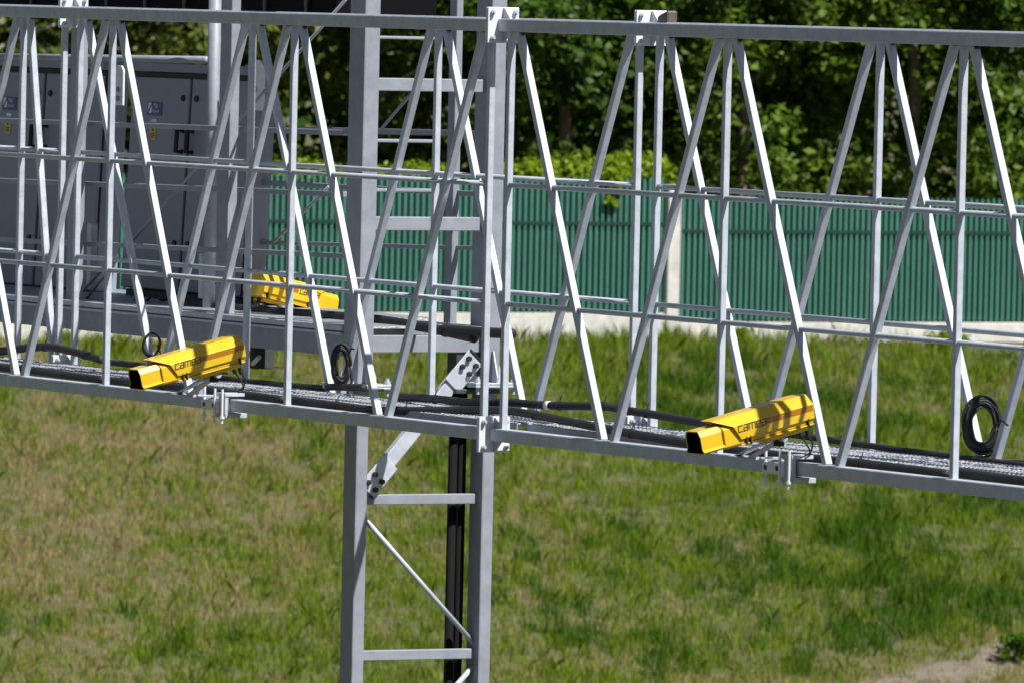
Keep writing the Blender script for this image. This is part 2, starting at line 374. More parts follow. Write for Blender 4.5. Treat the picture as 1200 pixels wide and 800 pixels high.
labs = ['sparse olive green tree at the far left behind the grey cabinets', 'open olive tree with bare branches behind the cabinets',
        'pale barked open tree behind the left of the metal mast', 'deep green tree just right of the metal mast, behind the low hedge',
        'mid green tree behind the right end of the low hedge', 'mid green leafy tree behind the bay of fence right of the concrete post',
        'dense dark tree with low branches behind the right part of the fence', 'mid green tree at the far right edge beyond the fence', 'mid green tree at the far left edge beyond the cabinets']
for (x, y, h_, rx, low, mi), lb in zip(frontrow, labs):
    tree('broadleaf_tree', x, y, h_, rx, low, LEAF[mi], BARKP if mi == 2 else BARK, lb, GT, nclump=150 if mi != 2 else 95, nleaf=150, size=.15, tr=.13)
for i in range(10):
    x = -15 + i*3.4 + rng.uniform(-.5, .5); y = 134 + .45*x*.9 + rng.uniform(-.8, 1.5)
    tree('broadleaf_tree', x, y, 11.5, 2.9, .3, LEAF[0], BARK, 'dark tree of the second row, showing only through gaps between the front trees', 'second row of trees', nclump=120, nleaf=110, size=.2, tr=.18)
# far wood that closes the gaps: one mass
n_ = 700; C = np.stack([rng.uniform(-26, 26, n_), rng.uniform(142, 152, n_), rng.uniform(3, 15, n_)], 1); C[:, 1] += .5*C[:, 0]
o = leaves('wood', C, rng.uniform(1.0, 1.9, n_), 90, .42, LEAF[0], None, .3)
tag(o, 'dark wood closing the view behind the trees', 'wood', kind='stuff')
def hedge(px0, px1, ptop, label, n=130, depth=.55, material=HEDGE, pbot=300, size=.075):
    l0, l1 = fl(px0), fl(px1); zt = fz((px0+px1)/2, ptop); zb_ = ZF+.1
    c0 = FX - A*.75
    root = empty('hedge', c0 + D*((l0+l1)/2) + UP*ZF, label, 'hedge')
    st = MB()
    for k in range(int((l1-l0)/.6)):
        q = c0 + D*(l0+.3+k*.6); st.tube([q+UP*(ZF-.05), q+UP*(ZF+.9)+A*.05, q+UP*(zt-.25)+D*.06], [.02, .016, .008], 6)
    st.build('stem', BARK, root)
    L = rng.uniform(l0, l1, n); zz = zb_ + (zt-.15-zb_)*rng.random(n)**.4; zz += .12*(vnoise(L, 0*L, 1.2)-.5); tt = rng.uniform(-depth/2, depth/2, n)
    C = np.array([list(c0 + D*float(a) - A*float(b) + UP*float(c)) for a, b, c in zip(L, tt, zz)])
    leaves('foliage', C, rng.uniform(.14, .25, n), 130, size, material, root, .8); return root
hedge(598, 806, 181, 'bright yellow green hedge showing above the fence right of the metal mast', 240)
hedge(296, 552, 188, 'bright yellow green hedge showing above the fence left of the mast upright', 260)
# creeper hanging over the fence
cr_ = empty('creeper', FX + D*fl(715) + A*.06 + UP*fz(715, 205), 'light green creeper hanging over the top of the fence', 'plant')
q0 = FX + D*fl(715) + A*.05
C = np.array([list(q0 + D*rng.uniform(-.13, .13) + A*rng.uniform(0, .06) + UP*(fz(715, 205) - rng.uniform(-.05, .42)))for _ in range(14)])
leaves('foliage', C, rng.uniform(.05, .09, 14), 40, .06, HEDGE, cr_, .6)
st = MB(); st.tube([q0-A*.3+UP*(fz(715, 205)-.3), q0-A*.1+UP*(fz(715, 205)+.05), q0+A*.06+UP*(fz(715, 205)-.4)], .006, 6); st.build('stem', BARK, cr_)
# weeds near the fence foot and the path
def weed(px, py, Y, h_, sp, n, label, material=LUSH, size=.06):
    p = hit(px, py); z = float(ground_z(p.x, p.y))
    r_ = empty('weed', (p.x, p.y, z), label, 'plant')
    st = MB()
    for k in range(5):
        an = k*1.3; st.tube([(p.x, p.y, z), (p.x+math.cos(an)*sp*.5, p.y+math.sin(an)*sp*.5, z+h_*.8)], [.008, .004], 5)
    st.build('stem', BARK, r_)
    C = np.stack([p.x+rng.normal(0, sp*.5, n), p.y+rng.normal(0, sp*.5, n), z+h_*rng.uniform(.15, 1, n)], 1)
    leaves('foliage', C, np.full(n, sp*.3), 26, size, material, r_, .7)
weed(1192, 778, 99.5, .34, .2, 30, 'leafy dark green weed at the right end of the dirt path')
weed(1108, 410, 118.0, .22, .32, 26, 'broad low weed against the concrete fence base near the right edge', GREEN, .08)
weed(858, 404, 117.5, .2, .2, 18, 'small weed against the concrete fence base right of the concrete post', GREEN, .07)
# ------------------------------------------------------------------ gantry truss
CH = .061; VW = .031; DW = .0355; RR = .0125
def truss(s0, label, endpanels=3, short_left=None):
    nodes = [s0 + G + i*P for i in range(4)]; sA, sB = s0, s0 + SECT
    if short_left: nodes = [sB - G - short_left - i*P for i in (2, 1, 0)] + [sB - G]
    root = empty('truss_section', S((sA+sB)/2, W/2, -H), label, 'truss', 'truss sections bolted end to end')
    for t in (0, W):
        for h, nm in ((0, 'top_chord'), (-H, 'bottom_chord')):
            M_ = MB(); M_.bar(S(sA+.012, t, h), S(sB-.012, t, h), CH, CH, UP); M_.build(nm, GALV, root, bevel=.006)
        for h in (-HU, -HL):
            M_ = MB(); M_.tube([S(nodes[0], t, h), S(nodes[-1], t, h)], RR, 12)
            M_.build('rail', GALV, root, smooth=True)
        for s_ in nodes:
            M_ = MB(); M_.bar(S(s_, t, -CH/2+.002), S(s_, t, -H+CH/2-.002), VW, VW, A)
            M_.build('vertical', GALV, root, bevel=.004)
        for i in range(3):
            n0, n1 = nodes[i], nodes[i+1]; mid = (n0+n1)/2
            for a, b in (((n0+.075, mid-.05), (n1-.075, mid+.05)) if n1-n0 > 1 else ((n0+.075, n1-.06),)):
                M_ = MB(); M_.bar(S(a, t, -CH/2+.004), S(b, t, -H+CH/2-.004), DW, DW-.001, A)
                dg_ = M_.build('diagonal', GALV, root, bevel=.004)
                if a < b: M_ = MB(); M_.box(S(a+.030, t, -CH/2-.007), A, D, UP, .008, .007, .007); M_.build('drain_plug', BLK, dg_)
        for s_, sg in ((sA, 1), (sB, -1)):
            for h in (0, -H):
                M_ = MB(); M_.box(S(s_+sg*.0065, t, h), A, D, UP, .006, .083, .084)
                fp = M_.build('flange_plate', GALVB, root, bevel=.003)
                for q in (-1, 1):
                    g_ = MB(); g_.prism([(0, 0), (.07, 0), (.012, .05), (0, .05)], S(s_+sg*.0125, t-.004, h+q*(CH/2)), A*sg, UP*q, D, .008)
                    g_.build('gusset', GALV, fp)
                for y_ in (-.06, .06):
                    for z_ in (-.06, .06):
                        g_ = MB(); c = S(s_+sg*.0125, t+y_, h+z_); g_.tube([c, c+A*sg*.014, c+A*sg*.0141, c+A*sg*.024], [.012, .012, .007, .007], 8); g_.build('bolt', GALV, fp)
    # cross members in floor and roof planes
    for i, s_ in enumerate(nodes):
        M_ = MB(); M_.bar(S(s_, CH/2-.002, -H-.004), S(s_, W-CH/2+.002, -H-.004), .04, .04, UP); M_.build('cross_member', GALV, root, bevel=.003)
    for i, s_ in enumerate((nodes[0], nodes[-1])):
        M_ = MB(); M_.bar(S(s_, CH/2-.002, 0), S(s_, W-CH/2+.002, 0), .04, .04, UP); M_.build('cross_member', GALV, root, bevel=.003)
    # walkway plank with turned down lips
    for a, b in ((sA+.05, (sA+sB)/2-.004), ((sA+sB)/2+.004, sB-.05)):
        M_ = MB(); M_.bar(S(a, .42, -H+.046), S(b, .42, -H+.046), .52, .006, D); 
        ns_ = int((b-a)/.036)
        for i_ in range(ns_):
            for j_ in range(12):
                c = S(a+(i_+.5+.5*(j_ % 2))*(b-a)/(ns_+1), .18+.0435*j_, -H+.0488); e = .011
                M_.add([c-A*e, c-D*e, c+A*e, c+D*e, c-A*e*.5+UP*.004, c-D*e*.5+UP*.004, c+A*e*.5+UP*.004, c+D*e*.5+UP*.004], [(0, 1, 5, 4), (1, 2, 6, 5), (2, 3, 7, 6), (3, 0, 4, 7)])
        tr_ = M_.build('walkway_plank', TREAD, root)
        M_ = MB()
        for t in (.157, .683): M_.bar(S(a, t, -H+.021), S(b, t, -H+.021), .006, .058, D)
        M_.build('lip', GALV2, tr_)
    return root
truss(0, 'nearest truss section on the right, holding a yellow camera and a coil of cable')
truss(-SECT, 'middle truss section left of the bolted joint, carrying the left yellow camera')
truss(-2*SECT, 'truss section at the left edge of the photo, beyond the left rear joint', short_left=.50)
truss(SECT, 'truss section continuing out past the right edge of the photo')
# ------------------------------------------------------------------ mast (column frame) behind the truss
TA = 1.03; TB = TA + .735
sa, _ = sol(426.5, 100, TA)
def hA(py, px=430, t=TA): return sol(px, py, t)[1]
gz = ZT - (ORG.z)
mast = empty('mast', (S(sa, (TA+TB)/2, 0).x, S(sa, (TA+TB)/2, 0).y, ZT), 'tall grey steel ladder mast with two uprights, standing behind the truss', 'mast')
hfl = hA(453)
for t in (TA, TB):
    hf = hfl if t == TA else sol(592, 452, TB)[1]
    M_ = MB(); M_.bar(S(sa, t, hf+.012), S(sa, t, 1.6), .165, .09, A); u_ = M_.build('upright', GALV2, mast, bevel=.008)
    M_ = MB(); M_.box(S(sa, t, hf+.0065), A, D, UP, .15, .13, .006); M_.box(S(sa, t, hf-.0065), A, D, UP, .15, .13, .006); M_.build('base_flange', GALV, u_, bevel=.003)
    for sg in (-1, 1):
        for (e_, o_, z_) in ((D*sg, S(sa-.004, t+sg*.0455, hf+.013), A), (A*sg, S(sa+sg*.083, t-.004, hf+.013), D)):
            M_ = MB(); M_.prism([(0, 0), (.06, 0), (.06, .03), (.012, .16), (0, .16)], o_, e_, UP, z_, .008); M_.build('gusset', GALV, u_)
    for i in (-1, 1):
        for j in (-1, 1):
            c = S(sa+.125*i, t+.105*j, hf+.013); M_ = MB(); M_.tube([c-UP*.06, c, c+UP*.0001, c+UP*.016, c+UP*.0161, c+UP*.03], [.009, .009, .016, .016, .009, .009], 8); M_.build('bolt', GALV, u_)
    M_ = MB(); M_.bar(S(sa, t, hf-.013), S(sa, t, gz-.05), .135, .07, A); M_.build('lower_upright', GALV2, mast, bevel=.008)
    M_ = MB(); M_.box(S(sa, t, gz+.05), A, D, UP, .3, .25, .1); M_.build('footing', CONC, mast, bevel=.02)
def rung(py, px, hh_, th=.04, ta=TA+.045, tb=TB-.045, nm='rung', m_=GALV2):
    h = hA(py, px, TA+.1); M_ = MB(); M_.bar(S(sa+.01, ta-.004, h), S(sa+.01, tb+.004, h), hh_, th, UP); return M_.build(nm, m_, mast, bevel=.004)
rung(99, 445, .066); rung(262, 445, .070); rung(403, 445, .088, .06)
rung(44, 445, .016, .016, nm='thin_rung', tb=TA+.42); rung(165, 445, .018, .016, nm='thin_rung', tb=TA+.42); rung(223, 445, .018, .016, nm='thin_rung', tb=TA+.42)
h587, h770 = hA(587, 432), hA(770, 426)
step = h587-h770
hs = [h587 - k*step for k in range(8) if h587 - k*step > gz+.3]
for h in hs:
    M_ = MB(); M_.bar(S(sa, TA+.031, h), S(sa, TB-.031, h), .052, .04, UP); M_.build('rung', GALV2, mast, bevel=.004)
for i, h in enumerate(hs):
    up, dn = h-.07, h-step+.055
    a_, b_ = (TA+.03, TB-.03) if i % 2 == 0 else (TB-.03, TA+.03)
    M_ = MB(); M_.tube([S(sa, a_, up), S(sa, b_, dn)], .0135, 10); M_.build('brace_rod', GALV, mast, smooth=True)
# knee brace with end plates
p0 = S(sa+.02, TA+.06, hA(572, 438)); pB = at_t(560, 424, TA+.6); p1 = S(sa+.02, TA+.635, sol(560, 424, TA+.635)[1])
dr_ = (p1-p0).normalized()
M_ = MB(); M_.bar(p0+dr_*.06, p1-dr_*.08, .075, .045, A.cross(dr_)); kb = M_.build('knee_brace', GALV, mast, bevel=.004)
nrm = A.cross(dr_)
for c, sg in ((p0, 1), (p1, -1)):
    M_ = MB(); M_.box(c+dr_*sg*.07+A*.028, dr_, nrm, A, .10, .055, .005); pl = M_.build('end_plate', GALV, kb, bevel=.004)
    for i in (-.055, .0):
        for j in (-.028, .028):
            q = c+dr_*sg*(.06+i)+nrm*j+A*.033; M_ = MB(); M_.tube([q, q+A*.02], .014, 6); M_.build('bolt', BLK, pl)
    M_ = MB(); M_.box(c+dr_*sg*-.035+A*.034, (dr_+nrm*.15).normalized(), nrm, A, .006, .05, .003); M_.build('strap', BLK, pl)
# shoe blocks under the platform beam at the mast
M_ = MB(); M_.box(S(sa-.02, TB-.09, hA(452, 560, TB-.1)+.09), A, D, UP, .05, .09, .10); M_.box(S(sa-.02, TB-.07, hA(452, 560, TB-.1)-.03), A, D, UP, .09, .13, .012); M_.build('seat_block', mat('dark_steel', (.05, .052, .06), .5), mast, bevel=.004)
# downpipes carrying cables
for k, (px, nm) in enumerate(((530.5, 'a'), (541, 'b'))):
    r_ = ray(px, 540); k_ = ((ORG+A*(sa-.085)-CAM).dot(A))/r_.dot(A); t_ = (CAM+r_*k_-ORG).dot(D); s_ = sa-.085
    M_ = MB(); M_.tube([S(s_, t_, hA(418, 540, TA+.52)), S(s_, t_, gz)], .023, 14)
    o = M_.build('cable_duct', DUCT, smooth=True)
    tag(o, ('left' if k == 0 else 'right') + ' one of two black ducts running down between the mast uprights', 'duct', 'black ducts down the mast')
# ------------------------------------------------------------------ service platform left of the mast
hb_top = hA(374, 250, TA-.04); hb_bot = hA(402.5, 250, TA-.04)
sL = sa - 7.2
plat = empty('platform', S(sa-2.4, TA+.9, hb_bot), 'grey steel service platform with guard rails carrying the cabinets left of the mast', 'platform')
PD = TA + 1.0
M_ = MB(); M_.bar(S(sa-.085, TA, (hb_top+hb_bot)/2), S(sL, TA, (hb_top+hb_bot)/2), hb_top-hb_bot, .08, UP); M_.build('edge_beam', GALV2, plat, bevel=.005)
M_ = MB(); M_.bar(S(sa-1.2, PD, (hb_top+hb_bot)/2), S(sL, PD, (hb_top+hb_bot)/2), hb_top-hb_bot, .08, UP); M_.build('edge_beam', GALV2, plat, bevel=.005)
for k in range(6):
    s_ = sa-1.3-k*1.1; M_ = MB(); M_.bar(S(s_, TA+.041, hb_top-.07), S(s_, PD-.041, hb_top-.07), .1, .06, UP); M_.build('joist', GALV2, plat)
hfz = hb_top + .026
M_ = MB(); M_.bar(S(sa+.06, (TA+TB)/2-.02, hfz), S(sa-1.0, (TA+TB)/2-.02, hfz), TB-TA+.02, .012, D); M_.build('deck', TREAD, plat)
M_ = MB(); M_.bar(S(sa-1.004, (TA+PD)/2-.02, hfz), S(sL, (TA+PD)/2-.02, hfz), PD-TA+.02, .012, D); M_.build('deck', TREAD, plat)
M_ = MB(); M_.bar(S(sa-.085, TA-.02, hb_top+.016), S(sL, TA-.02, hb_top+.016), .028, .07, UP); M_.build('deck_edge', GALV, plat, bevel=.003)
M_ = MB(); M_.bar(S(sa-.085, TA-.047, hb_top-.012), S(sL, TA-.047, hb_top-.012), .012, .02, UP); M_.build('drip_strip', GALV, plat)
def post(px, t, ybot, wa, wd, ytop=-60, m_=GALV2, nm='post'):
    s_, h0 = sol(px, ybot, t); h1 = sol(px, ytop, t)[1]; M_ = MB(); M_.bar(S(s_, t, h0), S(s_, t, h1), wa, wd, A); M_.build(nm, m_, plat, bevel=.006); return s_
post(263.5, TA+.02, 374, .12, .055)
post(87, TA-.0, 352, .15, .03)
s527 = post(527, TB, 391, .075, .04)
# round post beside the right cabinet
s_, h_ = sol(245, 345, TA+.28); M_ = MB(); M_.tube([S(s_, TA+.28, hfz), S(s_, TA+.28, sol(245, -60, TA+.28)[1])], .034, 16); M_.build('post', GALV2, plat, smooth=True)
post(239, TA+.30, 350, .04, .055, 296, GALV)
post(107, TA+.2, 340, .05, .045, 262, GALV)
def rail(px0, py0, px1, py1, t, r, nm='guard_rail', m_=GALV2):
    M_ = MB(); M_.tube([at_t(px0, py0, t), at_t(px1, py1, t)], r, 12); return M_.build(nm, m_, plat, smooth=True)
def brail(px0, py0, px1, py1, t, hh_, th=.03, nm='guard_rail', m_=GALV2):
    M_ = MB(); M_.bar(at_t(px0, py0, t), at_t(px1, py1, t), hh_, th, UP); return M_.build(nm, m_, plat, bevel=.003)
tf = TA + .03
brail(-60, 139.5, 405, 156, tf+.05, .028); brail(-60, 209.5, 405, 228, tf+.05, .028)
brail(280, 213, 560, 227.5, TB+.02, .028, m_=GALV2); brail(290, 151, 575, 157, TB+.02, .030, m_=GALV2)
brail(-60, 278.5, 405, 300, tf+.05, .026); brail(290, 284, 560, 291, TB+.02, .022)
rail(-60, 66, 242, 70.5, TA+.32, .020)
# slanting tie rods behind the rails
for (x0, y0, x1, y1, t) in ((156, 281, 405, 0, TA+.12), (322, 283, 385, 219, TB-.1), (447, 151, 481, 111, TB-.15), (100, 352, 140, 300, TA+.1), (96, 342, 124, 312, TA+.14)):
    M_ = MB(); M_.tube([at_t(x0, y0, t), at_t(x1, y1, t)], .0085, 8); M_.build('tie_rod', GALV2, plat, smooth=True)
# small zinc hanger plates with bolts
def hplate(x0, y0, x1, y1, t):
    a_, b_ = at_t(x0, y0, t), at_t(x1, y1, t); c = (a_+b_)/2; hw = abs((b_-a_).dot(A))/2; hz = abs(b_.z-a_.z)/2
    M_ = MB(); pts = [(-hw, -hz), (hw, -hz), (hw, hz*.75), (hw*.5, hz), (-hw*.5, hz), (-hw, hz*.75)]
    M_.prism(pts, c, A, UP, D, .012); p_ = M_.build('hanger_plate', GALVB, plat, bevel=.002)
    for k in (-.65, -.2): M_ = MB(); M_.tube([c+UP*hz*k-D*.012, c+UP*hz*k], .014, 6); M_.build('bolt', GALV2, p_)
hplate(135, 77, 143.5, 124, TA+.18); hplate(291, 70, 308, 130, TA+.62)
# perforated strut beside the left post
M_ = MB(); q0, q1 = at_t(99, 50, TA+.02), at_t(97, 145, TA+.02); M_.bar(q0, q1, .05, .02, A); strut = M_.build('perforated_strut', GALV2, plat)
M_ = MB()
for k in range(12):
    c = q0.lerp(q1, (k+.5)/12); M_.box(c - D*.0115, A, UP, D, .014, .011, .001)
M_.build('slot', CABD, strut)
# ------------------------------------------------------------------ black display board above the platform
tb_ = TA + 1.05
p0 = at_t(-140, 8, tb_); p1 = at_t(496, 24, tb_)
zb0 = p1.z
s0_ = (p0-ORG).dot(A); s1_ = (p1-ORG).dot(A)
bd = empty('display_board', S((s0_+s1_)/2, tb_, zb0-ORG.z), 'black display board above the platform, along the top left edge', 'board')
M_ = MB(); M_.bar(S(s0_, tb_-.22, zb0-ORG.z+.2), S(s1_, tb_-.22, zb0-ORG.z+.2), .4, .6, UP); M_.build('panel', BOARD, bd, bevel=.01)  # panel made deep on purpose, to shade the cabinets and posts below
M_ = MB(); DKG = mat('dark_grey_steel', (.05, .052, .06), .5)
k = 0
while s0_+.3+k*.47 < s1_-.3:
    c = s0_+.3+k*.47
    for q in (-.036, .036): M_ = MB(); M_.tube([S(c, tb_-.535, zb0-ORG.z+.03), S(c+q, tb_-.535, zb0-ORG.z+.38)], .009, 6); M_.build('stiffener', DKG, bd)
    k += 1
# ------------------------------------------------------------------ cabinets
def letters(txt, glyph, o, ex, ey, ez, h, th=.0015, wgt=.16, slant=.0, gap=.25):
    """square stroked lettering built as thin raised bars"""
    x = 0; M_ = MB()
    for ch in txt:
        wd, strokes = glyph[ch]
        for (x0, y0, x1, y1) in strokes:
            ax0, ax1 = min(x0, x1)-wgt/2, max(x0, x1)+wgt/2; ay0, ay1 = min(y0, y1)-wgt/2, max(y0, y1)+wgt/2
            poly = [((x+a_+slant*b_)*h, b_*h) for a_, b_ in ((ax0, ay0), (ax1, ay0), (ax1, ay1), (ax0, ay1))]
            M_.prism(poly, o, ex, ey, ez, th)
        x += wd + gap
    return M_
GL = {'c': (.8, [(0, 0, 0, 1), (0, 1, .8, 1), (0, 0, .8, 0)]),
      'a': (.78, [(.1, 1, .78, 1), (.78, 0, .78, 1), (0, 0, .78, 0), (0, .5, .78, .5), (0, 0, 0, .5)]),
      'm': (1.25, [(0, 0, 0, 1), (0, 1, 1.25, 1), (.62, 0, .62, 1), (1.25, 0, 1.25, 1)]),
      'e': (.78, [(0, 0, 0, 1), (0, 1, .78, 1), (.78, .5, .78, 1), (0, .5, .78, .5), (0, 0, .78, 0)]),
      'T': (.8, [(0, 1, .8, 1), (.4, 0, .4, 1)]), 'S': (.75, [(0, 1, .75, 1), (0, .5, 0, 1), (0, .5, .75, .5), (.75, 0, .75, .5), (0, 0, .75, 0)]),
      'U': (.75, [(0, 0, 0, 1), (0, 0, .75, 0), (.75, 0, .75, 1)]), 'd': (.75, [(0, 0, .75, 0), (0, 0, 0, .6), (0, .6, .75, .6), (.75, 0, .75, 1)]),
      'i': (.05, [(0, 0, 0, .6)]), 'n': (.7, [(0, 0, 0, .6), (0, .6, .7, .6), (.7, 0, .7, .6)]), 't': (.5, [(.2, 0, .2, 1), (0, .6, .5, .6), (.2, 0, .5, 0)]), 's': (.6, [(0, 0, .6, 0), (.6, 0, .6, .3), (0, .3, .6, .3), (0, .3, 0, .6), (0, .6, .6, .6)])}
BK = D*math.cos(R(2.6)) - UP*math.sin(R(2.6)); UZ = UP*math.cos(R(2.6)) + D*math.sin(R(2.6))
def cabinet(px0, px1, pyt, pyb, t, label, decal):
    a_ = at_t(px0, pyt, t); b_ = at_t(px1, pyt, t); wd = (b_-a_).dot(A)
    c0 = at_t((px0+px1)/2, pyb, t); hh_ = (a_.z+b_.z)/2 - c0.z; cx = (px0+px1)/2
    s_ = ((a_+b_)/2-ORG).dot(A)
    base = S(s_, t+.075, hfz+.006)
    b0 = S(s_, t, c0.z-ORG.z)      # bottom front centre
    root = empty('equipment_cabinet', base, label, 'cabinet', 'equipment cabinets on the platform')
    dep = .15; O = b0
    def B_(x0, x1, y0, y1, z0, z1, nm, m_, par=root, bev=.004):
        M_ = MB(); c = O + A*((x0+x1)/2) + BK*((y0+y1)/2) + UZ*((z0+z1)/2); M_.box(c, A, BK, UZ, (x1-x0)/2, (y1-y0)/2, (z1-z0)/2); return M_.build(nm, m_, par, bevel=bev)
    B_(-wd/2, wd/2, .02, dep, 0, hh_, 'body', CABG); B_(-wd/2-.012, wd/2+.012, -.015, dep+.02, hh_+.002, hh_+.05, 'roof', CABG); B_(-wd/2+.002, wd/2-.002, .012, .03, .004, hh_-.002, 'seal', CABD, bev=0)
    M_ = MB(); zz = (hfz+.006+ORG.z) - O.z
    M_.box(O + BK*(dep/2) + UP*(zz/2-.004), A, D, UP, wd/2-.02, dep/2-.02, abs(zz)/2); M_.build('plinth', CABD, root)
    for sg in (-1, 1):
        x0, x1 = (-wd/2+.004, -.016) if sg < 0 else (.016, wd/2-.004)
        d_ = B_(x0, x1, -.006, .010, .006, hh_-.03, 'door', CABG)
        xh = -.085 if sg < 0 else .035
        M_ = MB(); h0_, h1_ = hh_*.64, hh_*.735
        cpt = lambda x, y, z: O + A*x + BK*y + UZ*z
        M_.tube([cpt(xh+.025, -.004, h0_), cpt(xh+.025, -.045, h0_), cpt(xh+.025, -.045, h1_), cpt(xh+.025, -.004, h1_)], .014, 8)
        M_.build('handle', BLK, d_)
        M_ = MB()
        for z_ in (.885, .22): 
            c = cpt(xh+.028+.02*sg, -.006, hh_*z_); M_.tube([c, c-BK*.012], .017, 10)
        M_.build('lock', BLK, d_)
        if sg < 0 and decal:
            lw, lh = .175, .075; lx, lz = -wd/2+wd*.145, hh_*.80
            M_ = MB(); M_.box(cpt(lx+lw/2, -.008, lz+lh/2), A, BK, UZ, lw/2, .001, lh/2); lb = M_.build('sign_plate', BLUE, d_)
            M_ = letters('TSU', GL, cpt(lx+.072, -.0092, lz+.044), A, UZ, -BK, .018, .001, .12)
            M2 = letters('edinst', GL, cpt(lx+.068, -.0092, lz+.016), A, UZ, -BK, .016, .001, .10)
            M_.add(M2.v, M2.f)
            M_.prism([(0.01, .025), (.05, .068), (.012, .068)], cpt(lx, -.0092, lz), A, UZ, -BK, .001); M_.prism([(.02, .012), (.052, .012), (.058, .05), (.045, .045)], cpt(lx, -.0092, lz), A, UZ, -BK, .001)
            M_.build('lettering', WHITE, lb)
            M_ = MB(); M_.box(cpt(lx+.085, -.008, lz-.028), A, BK, UZ, .03, .001, .008); M_.build('small_label', WHITE, d_)
            M_ = MB(); M_.box(cpt(lx+.08, -.008, lz-.095), A, BK, UZ, .036, .001, .038); yk = M_.build('warning_label', YSTK, d_)
            M_ = MB(); M_.prism([(-.014, 0), (.014, 0), (0, .022)], cpt(lx+.08, -.0092, lz-.085), A, UZ, -BK, .001)
            for q in range(3): M_.box(cpt(lx+.08, -.0095, lz-.1-.01*q), A, BK, UZ, .024, .0006, .0025)
            M_.build('print', BLK, yk)
    return root
cabinet(147, 286, 86, 343, TA+.62, 'grey two door cabinet on the right of the row, beside the round post', True)
cabinet(-22, 113, 79.5, 336, TA+.62, 'grey two door cabinet at the left edge of the photo, left of the dark gap', True)
cabinet(-200, -62, 70, 331, TA+.62, 'grey two door cabinet hidden past the left edge of the photo', False)
